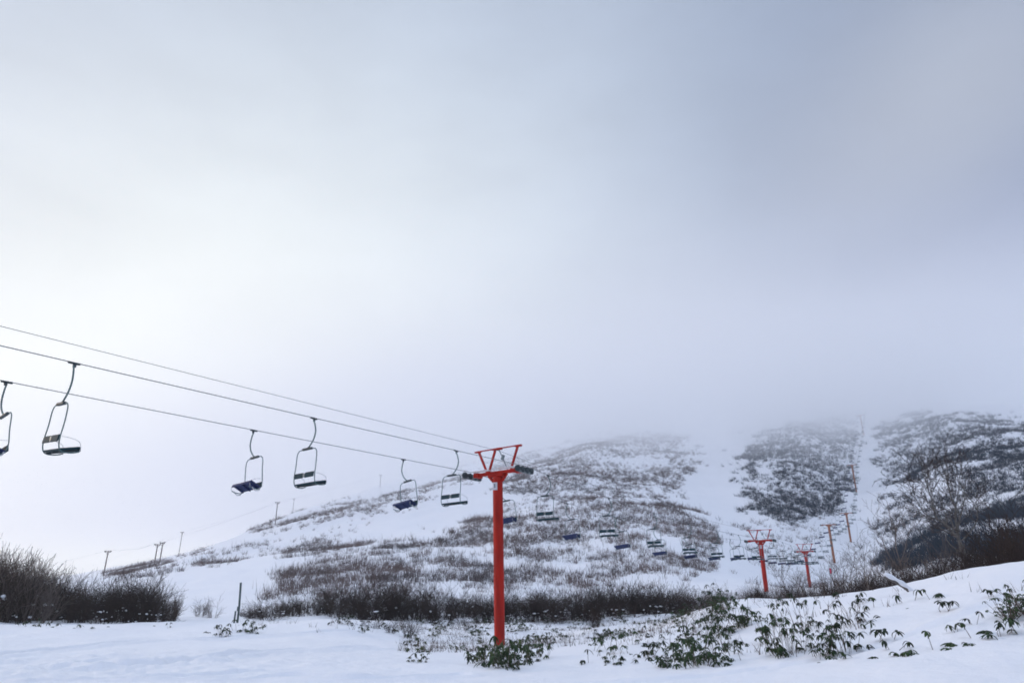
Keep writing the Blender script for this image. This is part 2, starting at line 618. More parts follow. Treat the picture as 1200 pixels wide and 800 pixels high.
def hit(px, py, rmin=4, rmax=700):
    """where rays through the pixels first meet the ground (arrays)"""
    px, py = np.atleast_1d(np.asarray(px, float)), np.atleast_1d(np.asarray(py, float))
    u, v = (px - 600) / F, (400 - py) / F
    fy, fz = CP - v * SP, SP + v * CP
    Ys = np.exp(np.linspace(math.log(rmin), math.log(rmax), 420))
    res = np.full((len(px), 3), np.nan)
    for i in range(len(px)):
        X, Z = u[i] / fy[i] * Ys, EYE + fz[i] / fy[i] * Ys
        below = np.where(Z < ground(X, Ys))[0]
        if len(below):
            k = below[0]
            res[i] = X[k], Ys[k], Z[k]
    return res


def project(X, Y, Z):
    d = Y * CP + (Z - EYE) * SP
    vv = -Y * SP + (Z - EYE) * CP
    d = np.where(d > .1, d, .1)
    return 600 + F * X / d, 400 - F * vv / d


thetas = np.concatenate([np.arange(-180, -50, 5.0), np.arange(-50, -44, 1.0), np.arange(-44, 44.01, .15), np.arange(45, 50, 1.0), np.arange(50, 180, 5.0)])
rads = np.concatenate([np.exp(np.linspace(math.log(.6), math.log(11), 50, endpoint=False)), np.exp(np.linspace(math.log(11), math.log(62), 340, endpoint=False)),
                       np.exp(np.linspace(math.log(62), math.log(420), 200, endpoint=False)), np.exp(np.linspace(math.log(420), math.log(3200), 50))])
T, RR = np.meshgrid(np.radians(thetas), rads)
GX, GY = (RR * np.sin(T)).ravel(), (RR * np.cos(T)).ravel()
GZ = ground(GX, GY)
nth, nr = len(thetas), len(rads)
ii, jj = np.meshgrid(np.arange(nr - 1), np.arange(nth), indexing='ij')
j2 = (jj + 1) % nth
quads = np.stack([ii * nth + jj, ii * nth + j2, (ii + 1) * nth + j2, (ii + 1) * nth + jj], -1).reshape(-1, 4)[:, ::-1]
cen = nr * nth
tri = np.stack([np.full(nth, cen), (np.arange(nth) + 1) % nth, np.arange(nth)], 1)
gv = np.concatenate([np.stack([GX, GY, GZ], 1), [[0, 0, 0]]])
tag(link('ground', mesh_from('ground', gv, [quads, tri], M_SNOW, True)), 'snow covered ground rising to a hill', None, None, 'structure')

# ------------------------------------------------------------------ air: haze box and the low cloud on the hill
mb = MB()
mb.box((0, 1200, 240), (6800, 7600, 520))
hz = mb.build('haze', volume_material('haze', (0.96, 0.975, 1.0), 0.00034, 0.55))
tag(hz, 'thin winter haze in the air', None, None, 'stuff')

def cloud_material():
    """soft cloud: denser with height over a ragged base, thinning out towards its top and all its sides"""
    m = bpy.data.materials.new('cloud')
    m.use_nodes = True
    t = m.node_tree
    t.nodes.clear()
    o_ = t.nodes.new('ShaderNodeOutputMaterial')
    v = t.nodes.new('ShaderNodeVolumePrincipled')
    v.inputs['Color'].default_value = (0.995, 0.997, 1.0, 1)
    v.inputs['Anisotropy'].default_value = 0.3
    t.links.new(v.outputs[0], o_.inputs['Volume'])
    tc = t.nodes.new('ShaderNodeTexCoord')
    sp = t.nodes.new('ShaderNodeSeparateXYZ')
    t.links.new(tc.outputs['Object'], sp.inputs[0])
    nz = t.nodes.new('ShaderNodeTexNoise')
    nz.inputs['Scale'].default_value = 0.012
    nz.inputs['Detail'].default_value = 3
    t.links.new(tc.outputs['Object'], nz.inputs['Vector'])

    def mt(op, a_, b_=None):
        n = t.nodes.new('ShaderNodeMath')
        n.operation = op
        for i, q_ in enumerate((a_, b_)):
            if isinstance(q_, (int, float)):
                n.inputs[i].default_value = q_
            elif q_ is not None:
                t.links.new(q_, n.inputs[i])
        return n.outputs[0]

    def ramp(val, lo, hi):
        n = t.nodes.new('ShaderNodeMapRange')
        n.interpolation_type = 'SMOOTHSTEP'
        t.links.new(val, n.inputs[0])
        n.inputs[1].default_value, n.inputs[2].default_value = lo, hi
        return n.outputs[0]

    x, y, z = sp.outputs
    zz = mt('ADD', z, mt('MULTIPLY', mt('SUBTRACT', nz.outputs['Fac'], .5), CLOUD['rag']))
    zz = mt('ADD', zz, mt('MULTIPLY', mt('SUBTRACT', x, 100), -.09))       # its base rises to the right
    gx = mt('MULTIPLY', mt('SUBTRACT', x, CLOUD['x']), 1 / CLOUD['sx'])
    gy = mt('MULTIPLY', mt('SUBTRACT', y, CLOUD['y']), 1 / CLOUD['sy'])
    g = mt('EXPONENT', mt('MULTIPLY', mt('ADD', mt('MULTIPLY', gx, gx), mt('MULTIPLY', gy, gy)), -1.0))
    g = ramp(g, .04, 1.0)
    d = mt('MULTIPLY', g, ramp(zz, CLOUD['z0'], CLOUD['z1']))
    d = mt('MULTIPLY', d, ramp(zz, CLOUD['z3'], CLOUD['z2']))
    d = mt('MULTIPLY', d, CLOUD['density'])
    t.links.new(d, v.inputs['Density'])
    return m


CLOUD = dict(x=120, y=450, sx=330, sy=230, z0=35, z1=86, z2=85, z3=150, rag=38, density=.042)
mb = MB()
mb.box((CLOUD['x'], CLOUD['y'], 150), (CLOUD['sx'] * 3.6, CLOUD['sy'] * 3.6, 240))
cl = mb.build('low_cloud', cloud_material())
tag(cl, 'low grey cloud hiding the top of the hill', None, None, 'stuff')

# ------------------------------------------------------------------ chairlift line
T1 = Vector((-.62, 33.0))
D0 = Vector((.57, .821)).normalized()
PATH = [T1 - D0 * 75, T1, Vector((28, 80)), Vector((48.5, 118)), Vector((67.5, 150)), Vector((86, 180)), Vector((117, 235)), Vector((157, 300)), Vector((206, 380))]
HEAD = [6.25, 7.46, 7.85, 9.0, 16.4, 22.2, 44.6, 78.8, 118]       # height of the cables at each
SAG = [0.12, .75, .3, .35, .35, .5, .6, .7]
HALF = 1.55
LEN = [0]
for a, b in zip(PATH, PATH[1:]):
    LEN.append(LEN[-1] + (b - a).length)


def line_dir(i):
    a = PATH[max(i - 1, 0)]
    b = PATH[min(i + 1, len(PATH) - 1)]
    return (b - a).normalized() if 0 < i < len(PATH) - 1 else (PATH[i + 1] - PATH[i]).normalized() if i == 0 else (PATH[i] - PATH[i - 1]).normalized()


DIRS = [line_dir(i) for i in range(len(PATH))]
DIRS[0] = DIRS[1] = D0


def line_at(s, side, dz=0.0, extra_sag=1.0):
    """point of the cable at arclength s (0 at the first tower) on the side +1 / -1 / 0"""
    L = s + LEN[1]
    k = 0
    while k < len(PATH) - 2 and L > LEN[k + 1]:
        k += 1
    f = (L - LEN[k]) / (LEN[k + 1] - LEN[k])
    n0 = Vector((DIRS[k].y, -DIRS[k].x))
    n1 = Vector((DIRS[k + 1].y, -DIRS[k + 1].x))
    p0, p1 = PATH[k] + n0 * side * HALF, PATH[k + 1] + n1 * side * HALF
    p = p0.lerp(p1, f)
    z = HEAD[k] + (HEAD[k + 1] - HEAD[k]) * f - 4 * SAG[k] * f * (1 - f) * extra_sag
    return Vector((p.x, p.y, z + dz)), (p1 - p0).normalized()


# cables
ss = np.concatenate([np.arange(-72, 0, 3.0), np.arange(0, LEN[-1] - LEN[1] - 1, 4.0)])
for side, lab in ((1, 'upper taut steel haul cable carrying the chairs with visible backrests'),
                  (-1, 'lower steel haul cable carrying the chairs with blue seat undersides')):
    m = MB()
    m.tube([line_at(s, side, .02)[0] for s in ss], .013, 6)
    tag(m.build('haul_cable', M_CABLE, None, True), lab, 'cable', 'haul cables of the chairlift')
m = MB()
m.tube([line_at(s, 0, .93, .7)[0] for s in ss if s < 200], .009, 6)
tag(m.build('signal_cable', M_CABLE, None, True), 'thin topmost cable passing over the middle of the red tower heads', 'cable')


def make_tower(paint, kind):
    """origin at the snow; x across the line, y up the line; crossbeam top at z = 7.35"""
    root = empty('lift_tower')
    m = MB()
    m.lathe([(.238, -2.5), (.238, .9), (.238, 2.6), (.238, 4.4), (.238, 6.2), (.238, 7.25)], seg=32)
    for z in (2.55, 4.9):
        m.lathe([(.237, z), (.243, z + .01), (.243, z + .03), (.237, z + .04)], seg=32)
    m.build('post', paint, root, True)
    m = MB()
    m.box((0, 0, 7.45), (2.55, .22, .15), None, .02)
    m.box((0, 0, 7.32), (.9, .30, .13), None, .02)
    for s in (-1, 1):
        m.bar((s * .22, 0, 7.02), (s * .55, 0, 7.36), .10, .12)
        m.box((s * 1.18, 0, 7.43), (.30, .40, .22), None, .02)
    m.build('crossbeam', paint, root)
    if kind == 'red':
        m = MB()
        for x0, x1 in ((-1.12, -.62), (-.12, -.52), (1.2, .78)):
            m.bar((x0, 0, 8.58), (x1, 0, 7.50), .10, .10)
        m.box((-.0, 0, 8.60), (.55, .14, .10), None, .01)
        m.box((-1.18, 0, 8.60), (.36, .14, .07), None, .01)
        m.box((1.24, 0, 8.60), (.36, .14, .09), None, .01)
        m.bar((-1.3, 0, 8.62), (1.36, 0, 8.62), .055, .055)
        fr = m.build('lifting_frame', paint, root)
        m = MB()
        m.tube([(.10, 0, 8.56), (.34, .02, 8.05), (.60, 0, 7.52)], .025, 8)
        m.box((.30, .03, 8.16), (.14, .14, .26), Matrix.Rotation(R(24), 3, 'Y'), .03)
        m.build('hoist', M_STEEL, root, True)
        m = MB()
        for s in (-1, 1):
            m.box((s * .72, .34, 7.56), (.95, .30, .035), None, .008)
            m.box((s * .72, -.34, 7.56), (.95, .30, .035), None, .008)
        m.build('walkway', M_WALK, root)
        m = MB()
        rot = Matrix.Rotation(R(29), 3, 'Z')
        c0 = rot @ Vector((-.10, -.243, 6.78))
        m.box(c0, (.21, .02, .36), rot, .005)
        pl = m.build('number_plate', M_PLATE, root)
        m = MB()
        c1 = rot @ Vector((-.115, -.2555, 6.80))
        m.box(c1, (.055, .006, .19), rot)
        m.build('digit', M_INK, pl)
    wheel = None
    for s in (-1, 1):
        m = MB()
        m.bar((s * HALF, -.50, 7.30), (s * HALF, .50, 7.30), .06, .08)
        m.box((s * (HALF - .16), 0, 7.40), (.34, .16, .16), None, .02)
        for y in (-.38, .38):
            m.box((s * HALF, y, 7.35), (.05, .30, .06), None, .01)
        sh = m.build('sheave_beam', M_STEEL if kind == 'red' else paint, root)
        for k in range(4):
            y = -.57 + .38 * k
            if wheel is None:
                w = MB()
                w.lathe([(.05, -.08), (.145, -.065), (.155, -.045), (.125, -.02), (.125, .02), (.155, .045), (.145, .065), (.05, .08)], 'x', seg=20)
                wheel = w.build('wheel', M_DARK, None, True, True)
            o_ = link('wheel', wheel, sh)
            o_.location = (s * HALF, y, 7.42)
    return root


TOWER_TOP = 7.58       # cables lie this high over the tower's base
tw = make_tower(M_RED, 'red')
rust = None
labels = ['tall bright red lift tower standing nearest on the snow with its whole post in view',
          'middle sized red lift tower rising from the dark thicket, second along the line',
          'small red lift tower behind bare saplings, third along the line',
          'rusty orange lift tower just above the thicket beside the pink marker',
          'rusty orange lift tower at the foot of the white cleared strip',
          'rusty orange lift tower halfway up the white cleared strip between dark scrub',
          'faint rusty lift tower highest on the hill at the edge of the cloud']
for i in range(1, 8):
    if i <= 3:
        t_ = tw if i == 1 else copy_tree(tw)
    else:
        if rust is None:
            rust = make_tower(M_RUST, 'rust')
            t_ = rust
        else:
            t_ = copy_tree(rust)
    t_.location = (PATH[i].x, PATH[i].y, HEAD[i] - TOWER_TOP)
    t_.rotation_euler = (0, 0, math.atan2(-DIRS[i].x, DIRS[i].y))
    tag(t_, labels[i - 1], 'lift tower', 'towers of the chairlift')
lean = math.radians(1.1)
tw.rotation_euler = (Matrix.Rotation(-lean, 3, 'Y') @ Matrix.Rotation(math.atan2(-D0.x, D0.y), 3, 'Z')).to_euler()
tw.location.x += .07


def make_chair(folded):
    """origin at the grip on the cable; faces +y"""
    root = empty('lift_chair')
    m = MB()
    m.box((0, 0, .005), (.06, .28, .055), None, .015)
    m.box((0, .02, -.05), (.05, .08, .09), None, .012)
    m.build('cable_grip', M_DARK, root)
    m = MB()
    m.tube(smooth_path([(0, 0, -.05), (.09, 0, -.22), (.15, 0, -.46), (.09, 0, -.70), (-.07, 0, -.90), (-.20, 0, -.98)], 6), .023, 10)
    m.build('hanger_arm', M_FRAME, root, True)
    xf, hw, zt = -.17, .49, -1.0
    path = [(xf - hw, .46, -2.10), (xf - hw, .30, -2.15), (xf - hw, .10, -2.15), (xf - hw, .01, -2.06), (xf - hw, -.02, -1.85), (xf - hw + .01, 0, -1.5), (xf - hw + .02, 0, -1.16), (xf - hw + .08, 0, -1.04), (xf - hw + .2, 0, zt)]
    mirror = [(2 * xf - p[0], p[1], p[2]) for p in path[::-1]]
    m = MB()
    m.tube(smooth_path(path + mirror, 4), .0155, 8)
    m.build('frame', M_FRAME, root, True)
    m = MB()
    m.box((xf, 0, zt + .015), (.46, .09, .075), None, .02)
    m.build('hanger_plate', M_DARK, root)
    m = MB()
    for s in (-1, 1):
        m.box((xf + s * .25, -.035, -1.97 if folded else -1.84), (.42, .035, .17), Matrix.Rotation(R(-6), 3, 'X'), .012)
    bk = m.build('backrest', M_BACK, root)
    m = MB()
    m.box((xf, -.035, -1.97 if folded else -1.84), (.09, .03, .12), None, .006)
    m.build('bracket', M_STEEL, bk)
    rot = Matrix.Rotation(R(27 if folded else 13), 3, 'X')
    hinge = Vector((xf, .03, -2.10))
    m = MB()
    m.box(hinge + rot @ Vector((0, .22, 0)), (1.06 if folded else 1.0, .44, .055), rot, .02)
    m.box(hinge + rot @ Vector((0, .43, -.035)), (1.06 if folded else 1.0, .035, .10), rot, .012)
    st = m.build('seat', M_SEAT if folded else M_BACK, root)
    m = MB()
    for s in (-1, 0, 1):
        m.box(hinge + rot @ Vector((s * .40, .22, -.055)), (.05, .40, .05), rot, .01)
    m.build('seat_rail', M_DARK if not folded else M_SEAT, st)
    for s in (-1, 1):
        m = MB()
        x = xf + s * (hw + .025)
        m.tube(smooth_path([(x, .0, -1.80), (x, .22, -1.82), (x, .40, -1.88), (x, .46, -2.02), (x, .44, -2.08)], 5), .007, 6)
        m.build('armrest', M_PALE, root, True)
        if folded:
            m = MB()
            m.tube(smooth_path([(x, .06, -2.10), (x, .10, -2.19), (x, .24, -2.21), (x, .36, -2.12)], 4), .016, 6)
            m.build('seat_stay', M_PALE, root, True)
    return root


def flatten(root, name):
    """one mesh of a far chair, too small to show its parts"""
    vs, fs, n, mats, mi = [], [], 0, [], []
    for ch in list(root.children) + [g for c_ in root.children for g in c_.children]:
        me = ch.data
        k = mats.index(me.materials[0]) if me.materials[0] in mats else len(mats)
        if k == len(mats):
            mats.append(me.materials[0])
        vs += [tuple(v.co) for v in me.vertices]
        for p in me.polygons:
            fs.append([i + n for i in p.vertices])
            mi.append(k)
        n += len(me.vertices)
    me = bpy.data.meshes.new(name)
    me.from_pydata(vs, [], fs)
    for mt in mats:
        me.materials.append(mt)
    me.polygons.foreach_set('material_index', mi)
    me.update()
    return me


chair_up, chair_dn = make_chair(False), make_chair(True)
far_up, far_dn = flatten(chair_up, 'lift_chair'), flatten(chair_dn, 'lift_chair')
UP = {-2: 'empty teal lift chair hanging largest and highest on the upper cable',
      -1: 'empty teal lift chair on the upper cable beside a blue seated chair in open sky',
      0: 'empty teal lift chair on the upper cable just before the nearest red tower',
      1: 'teal lift chair hanging just past the sheave wheels of the nearest red tower',
      2: 'teal lift chair second past the nearest red tower on the upper cable',
      3: 'teal lift chair third past the nearest red tower on the upper cable',
      4: 'teal lift chair fourth past the nearest red tower on the upper cable',
      5: 'teal lift chair fifth past the nearest red tower on the upper cable',
      6: 'teal lift chair on the upper cable right before the second red tower'}
DN = {-2: 'lift chair cut by the left picture edge with half its blue seat showing',
      -1: 'blue seated lift chair hanging in open sky on the lower cable',
      0: 'blue seated lift chair on the lower cable, last before the nearest red tower',
      1: 'lift chair half hidden behind the post of the nearest red tower',
      2: 'lift chair with bright blue seat, first clear of the tower post on the lower cable',
      3: 'blue seated lift chair second clear of the tower post on the lower cable',
      4: 'blue seated lift chair third clear of the tower post on the lower cable',
      5: 'blue seated lift chair fourth clear of the tower post on the lower cable',
      6: 'blue seated lift chair on the lower cable right before the second red tower'}
first = {1: True, -1: True}
total = LEN[7] - LEN[1] + 20
for side, proto, farm, labs, s0, sp in ((1, chair_up, far_up, UP, -5.18, 7.35), (-1, chair_dn, far_dn, DN, -5.0, 7.58)):
    k = -2
    while True:
        s = s0 + sp * k
        if s > total:
            break
        p, d = line_at(s, side)
        if k in labs or s < 110:
            if first[side]:
                c_ = proto
                first[side] = False
            else:
                c_ = copy_tree(proto)
        else:
            c_ = link('lift_chair', farm)
        c_.location = p
        ang = math.atan2(-d.x, d.y) + (0 if side > 0 else math.pi)
        roll = {-2: 4, -1: -1.5, 0: -1}.get(k, random.uniform(-1.5, 1.5)) if side > 0 else {-2: 9, -1: 4, 0: 7}.get(k, random.uniform(3, 7))   # they hang a little crooked
        c_.rotation_euler = (Matrix.Rotation(ang + R(random.uniform(-4, 4)), 3, 'Z') @ Matrix.Rotation(R(random.uniform(-2.5, 2.5)), 3, 'X') @ Matrix.Rotation(R(roll), 3, 'Y')).to_euler()
        if k in labs:
            lab = labs[k]
        elif s < 80:
            lab = 'small dark lift chair hanging between the second and third red towers'
        else:
            lab = 'tiny dark lift chair far up the line among the rusty towers'
        tag(c_, lab, 'lift chair', 'chairs hanging from the chairlift')
        k += 1

# ------------------------------------------------------------------ second lift on the left ridge, posts
def ridge_pole(px, py_top, py_base, Y, label, arm=1.6, thick=.17, double=False):
    b, t = pix_z(px, py_base, Y), pix_z(px, py_top, Y)
    z0 = gz(b.x, Y)
    h = max(t.z - z0, 2.5)
    root = empty('ridge_lift_pole', (b.x, Y, z0), R(random.uniform(-14, 14)))
    m = MB()
    m.lathe([(thick, -2), (thick * .95, h * .5), (thick * .8, h)], seg=12)
    m.build('pole', M_POLE, root, True)
    m = MB()
    m.box((0, -thick - .02, h - .25), (arm, .16, .22), None, .02)
    for s in (-1, 1):
        m.box((s * arm * .45, -thick - .02, h - .05), (.22, .5, .22), None, .04)
        m.bar((s * arm * .36, -thick - .02, h - .36), (s * thick * .7, -thick * .5, h - 1.0), .07, .07)
    m.build('crossarm', M_POLE, root)
    tag(root, label, 'lift pole', 'poles of the ridge lift')
    return Vector((b.x, Y, z0 + h))


tops = [ridge_pole(120, 645, 680, 190, 'dark pole with crossarm standing lowest on the left ridge above the thicket'),
        ridge_pole(179.5, 637, 668, 200, 'left one of two close poles on the ridge'),
        ridge_pole(185.5, 635, 667, 203, 'right one of two close poles on the ridge'),
        ridge_pole(322.5, 588, 614, 246, 'single grey pole standing out on the snowy ridge below the blue seated chair'),
        ridge_pole(445, 556, 575, 318, 'faint pole on the ridge crest beyond the lower cable')]
far_tops = [ridge_pole(211, 623, 640, 300, 'faint thin pole behind the ridge crest, above the pair of poles', 1.2, .14),
            ridge_pole(343, 584, 600, 330, 'faint thin pole on the misty crest beside the single grey pole', 1.2, .14)]
for px, lab in ((690, 'left one of three misty poles on the upper ridge'), (704, 'middle one of three misty poles on the upper ridge'), (717, 'right one of three misty poles on the upper ridge')):
    ridge_pole(px, 508, 524, 345, lab, 1.4, .2)
for pts, lab in ((tops, 'faint cable of the lift climbing along the left ridge'), (far_tops, 'faint cable behind the crest of the left ridge')):
    m = MB()
    q = [pts[0] - (pts[1] - pts[0]).normalized() * 40 - Vector((0, 0, 3))] + pts
    path = []
    for a, b in zip(q, q[1:]):
        for k in range(8):
            f = k / 8
            path.append(a.lerp(b, f) - Vector((0, 0, 4 * .6 * f * (1 - f))) + Vector((0, -.2, .08)))
    path.append(q[-1] + Vector((0, -.2, .08)))
    m.tube(path, .018, 5)
    tag(m.build('ridge_cable', M_CABLE, None, True), lab, 'cable')

b = pix_z(278.5, 729, 50.5)
root = empty('marker_post', (b.x, b.y, gz(b.x, b.y)))
m = MB()
m.tube([(0, 0, -1), (-.04, 0, 1.1), (-.14, 0, 2.6)], .07, 10)
m.build('post', M_POST, root, True)
m = MB()
m.box((-.06, -.085, .9), (.15, .04, .28), None, .01)
m.build('plate', M_POST, root)
m = MB()
m.tube([(-.30, .1, -1), (-.28, .1, .75)], .06, 8)
m.build('short_stake', M_POST, root, True)
tag(root, 'dark green leaning post standing at the end of the thicket', 'post')

b = pix_z(972, 668, 104)
root = empty('marker_flag', (b.x, b.y, gz(b.x, b.y)))
m = MB()
m.tube([(0, 0, -.5), (0, 0, 3.0)], .03, 6)
m.build('stake', M_POST, root, True)
m = MB()
hh = max(b.z - gz(b.x, b.y), 1.4)
m.add([(.0, .02, hh + .35), (.28, .06, hh + .25), (.34, .0, hh - .2), (.22, .05, hh - .5), (.0, .02, hh - .4), (.0, -.02, hh + .35), (.28, .02, hh + .25), (.34, -.04, hh - .2), (.22, .01, hh - .5), (.0, -.02, hh - .4)],
      [(0, 1, 6, 5), (1, 2, 7, 6), (2, 3, 8, 7), (3, 4, 9, 8), (4, 0, 5, 9)], (), [(4, 3, 2, 1, 0), (5, 6, 7, 8, 9)])
m.build('flag', M_PINK, root)
tag(root, 'small bright pink marker flag beside the foot of a rusty tower', 'flag')

# ------------------------------------------------------------------ bare woody plants
def prisms(segs, sides=3):
    """segs: list of (p, q, r0, r1) -> verts, faces"""
    P = np.array([s[0] for s in segs], float)
    Q = np.array([s[1] for s in segs], float)
    r0 = np.array([s[2] for s in segs])[:, None]
    r1 = np.array([s[3] for s in segs])[:, None]
    d = Q - P
    d /= np.linalg.norm(d, axis=1)[:, None] + 1e-9
    up = np.where(np.abs(d[:, 2:3]) < .9, np.array([[0, 0, 1.0]]), np.array([[1.0, 0, 0]]))
    a = np.cross(d, up)
    a /= np.linalg.norm(a, axis=1)[:, None]
    b = np.cross(d, a)
    rings = []
    for k in range(sides):
        t = 2 * math.pi * k / sides
        rings.append(P + r0 * (math.cos(t) * a + math.sin(t) * b))
    for k in range(sides):
        t = 2 * math.pi * k / sides
        rings.append(Q + r1 * (math.cos(t) * a + math.sin(t) * b))
    v = np.stack(rings, 1).reshape(-1, 3)
    base_ = (np.arange(len(segs)) * sides * 2)[:, None]
    f = []
    for k in range(sides):
        k2 = (k + 1) % sides
        f.append(base_ + np.array([[k, k2, sides + k2, sides + k]]))
    return v, np.concatenate(f)


def grow(p, d, length, r, depth, rnd, segs, kids, spread, steps=3, rise=.15, wob=.18, thin=.62, minr=.002):
    """a wandering limb with side limbs; appends to segs[depth]"""
    p, d = Vector(p), Vector(d).normalized()
    for k in range(steps):
        d = (d + Vector((rnd.gauss(0, wob), rnd.gauss(0, wob), rnd.gauss(0, wob) + rise)) * .8).normalized()
        q = p + d * (length / steps)
        r2 = max(r * (.80 if k < steps - 1 else .6), minr)
        segs.setdefault(depth, []).append((tuple(p), tuple(q), r, r2))
        if depth > 0:
            n = kids[depth - 1] / steps
            n = int(n) + (rnd.random() < n - int(n))
            for _ in range(n):
                ax = d.orthogonal().normalized()
                ax.rotate(Matrix.Rotation(rnd.uniform(0, 2 * math.pi), 3, d))
                dd = (d + ax * spread * rnd.uniform(.6, 1.3)).normalized()
                grow(p.lerp(q, rnd.uniform(.3, 1)), dd, length * rnd.uniform(.45, .75), max(r2 * thin, minr), depth - 1, rnd, segs, kids, spread, steps, rise, wob, thin, minr)
        p, r = q, r2
    return p


def shrub_mesh(seed, n_stem, mat, kids=(5, 4), rise=.10, wob=.14, snow=0):
    """a leafless shrub of height about 1"""
    rnd = random.Random(seed)
    segs = {}
    for _ in range(n_stem):
        a = rnd.uniform(0, 2 * math.pi)
        rr = rnd.uniform(0, .28)
        tilt = rnd.uniform(.05, .55)
        grow((rr * math.cos(a), rr * math.sin(a), -.08), (math.cos(a) * tilt, math.sin(a) * tilt, 1), rnd.uniform(.45, .75), .011, 2, rnd, segs, kids, .75, 3, rise, wob, .62, .0030)
    v, f = prisms([s for k in segs for s in segs[k]])
    if not snow:
        return mesh_from('bare_shrub', v, [f], mat)
    n0 = len(f)
    for _ in range(snow):                                # snow caught in the twigs
        a, rr = rnd.uniform(0, 6.28), rnd.uniform(.05, .45)
        c0 = np.array((rr * math.cos(a), rr * math.sin(a), rnd.uniform(.03, .4)))
        sz = np.array((rnd.uniform(.02, .07), rnd.uniform(.02, .07), rnd.uniform(.008, .025)))
        ring = [(math.cos(t), math.sin(t)) for t in np.linspace(0, 2 * math.pi, 8, endpoint=False)]
        pv = np.array([(x * k_, y * k_, z_) for z_, k_ in ((-1, .3), (-.3, 1), (.4, .85), (1, .25)) for x, y in ring]) * rnd.uniform(.8, 1.2)
        pf = [(8 * i + j, 8 * i + (j + 1) % 8, 8 * i + 8 + (j + 1) % 8, 8 * i + 8 + j) for i in range(3) for j in range(8)] + [(24, 25, 26, 27), (24, 27, 28, 31), (28, 29, 30, 31)]
        f = np.concatenate([f, np.array(pf) + len(v)])
        v = np.concatenate([v, pv * sz + c0])
    me = mesh_from('bare_shrub', v, [f], mat)
    me.materials.append(M_SNOW)
    me.polygons.foreach_set('material_index', np.r_[np.zeros(n0, dtype=np.int32), np.ones(len(f) - n0, dtype=np.int32)])
    return me


DARK_SHRUBS = [shrub_mesh(100 + k, (9, 13, 11, 16, 8, 12, 10)[k], M_TWIG, ((6, 5), (5, 5), (6, 4), (5, 4), (7, 5), (5, 5), (6, 5))[k], (.10, .03, .06, .12, .0, .05, .08)[k], (.16, .26, .2, .14, .3, .24, .18)[k], (0, 5, 0, 4, 6, 0, 3)[k]) for k in range(7)]
WISPY_SHRUBS = [shrub_mesh(200 + k, 9, M_TWIGP, (4, 4)) for k in range(3)]


def put_shrub(me, x, y, h, label, group, wide=1.0):
    o_ = link('bare_shrub', me)
    o_.location = (x, y, gz(x, y) - .04 * h)
    o_.rotation_euler = (0, 0, random.uniform(0, 6.28))
    o_.scale = (h * wide, h * wide, h)
    return tag(o_, label, 'shrub', group)


def interp(pairs, x):
    xs, ys = zip(*pairs)
    return float(np.interp(x, xs, ys))


def thicket(x0, x1, n, depth_of, tops_of, label, group, meshes, wide=1.0, jit=5):
    for k in range(n):
        px = x0 + (x1 - x0) * ((k + random.random()) / n)
        Y = random.uniform(*depth_of(px))
        q = pix_z(px, interp(tops_of, px) + random.uniform(-jit, jit) + (4 if random.random() < .5 else 0), Y)
        h = min(max(q.z - gz(q.x, Y), .7), 6.5)
        put_shrub(random.choice(meshes), q.x, Y, h * .96, label, group, wide * random.uniform(.85, 1.2))


thicket(-25, 212, 70, lambda x: (51, 60), ((-25, 637), (0, 640), (45, 648), (80, 668), (105, 680), (135, 674), (175, 671), (198, 682), (215, 702)),
        'dark leafless shrub crowded into the thicket at the left edge of the snow field', 'shrubs of the left thicket', DARK_SHRUBS, .72, 7)
thicket(-20, 70, 8, lambda x: (50.5, 53), ((-20, 634), (60, 646), (70, 654)),
        'pale wispy shrub sticking out over the left thicket', 'wispy shrubs of the left thicket', WISPY_SHRUBS, .7)
thicket(285, 560, 54, lambda x: (57, 66), ((285, 712), (310, 702), (340, 696), (400, 684), (480, 680), (520, 688), (560, 692)),
        'dark leafless shrub in the low band behind the tower post, on its left', 'shrubs of the middle thicket', DARK_SHRUBS, 1.15, 6)
thicket(560, 845, 62, lambda x: (58, 68), ((560, 692), (610, 690), (680, 683), (760, 680), (820, 683), (845, 690)),
        'dark leafless shrub in the low band behind the tower post, on its right', 'shrubs of the middle thicket', DARK_SHRUBS, 1.15, 5)
thicket(850, 1215, 76, lambda x: (38 - (x - 850) * .018, 58 - (x - 850) * .022), ((850, 694), (900, 690), (950, 684), (1000, 672), (1050, 660), (1100, 652), (1150, 636), (1180, 606), (1215, 576)),
        'dark leafless shrub in the thicket behind the snow bank on the right', 'shrubs of the right thicket', DARK_SHRUBS, 1.0, 6)
thicket(850, 1010, 22, lambda x: (36, 44), ((850, 694), (880, 684), (960, 680), (1010, 672)),
        'dark leafless shrub in the thicket behind the snow bank on the right', 'shrubs of the right thicket', DARK_SHRUBS, 1.0, 6)
thicket(860, 1140, 12, lambda x: (40, 55), ((860, 678), (960, 655), (1040, 625), (1140, 625)),
        'thin pale shrub rising over the thicket behind the snow bank', 'wispy shrubs of the right thicket', WISPY_SHRUBS, .7, 12)
# small clumps of twigs on the edge of the hollow
for px, py, hpx in ((480, 748, 20), (470, 738, 14), (458, 742, 16), (440, 736, 12), (425, 734, 10), (235, 722, 18), (250, 724, 22), (700, 735, 26), (690, 728, 18), (620, 728, 18), (655, 730, 22), (505, 722, 16), (545, 738, 22), (745, 718, 20)):
    q = hit(px, py)[0]
    put_shrub(random.choice(DARK_SHRUBS + WISPY_SHRUBS), q[0], q[1], hpx / F * q[1] * 1.05, 'small bare twiggy shrub on the snow between the thicket and the hollow', 'twiggy shrubs on the snow', 1.1)


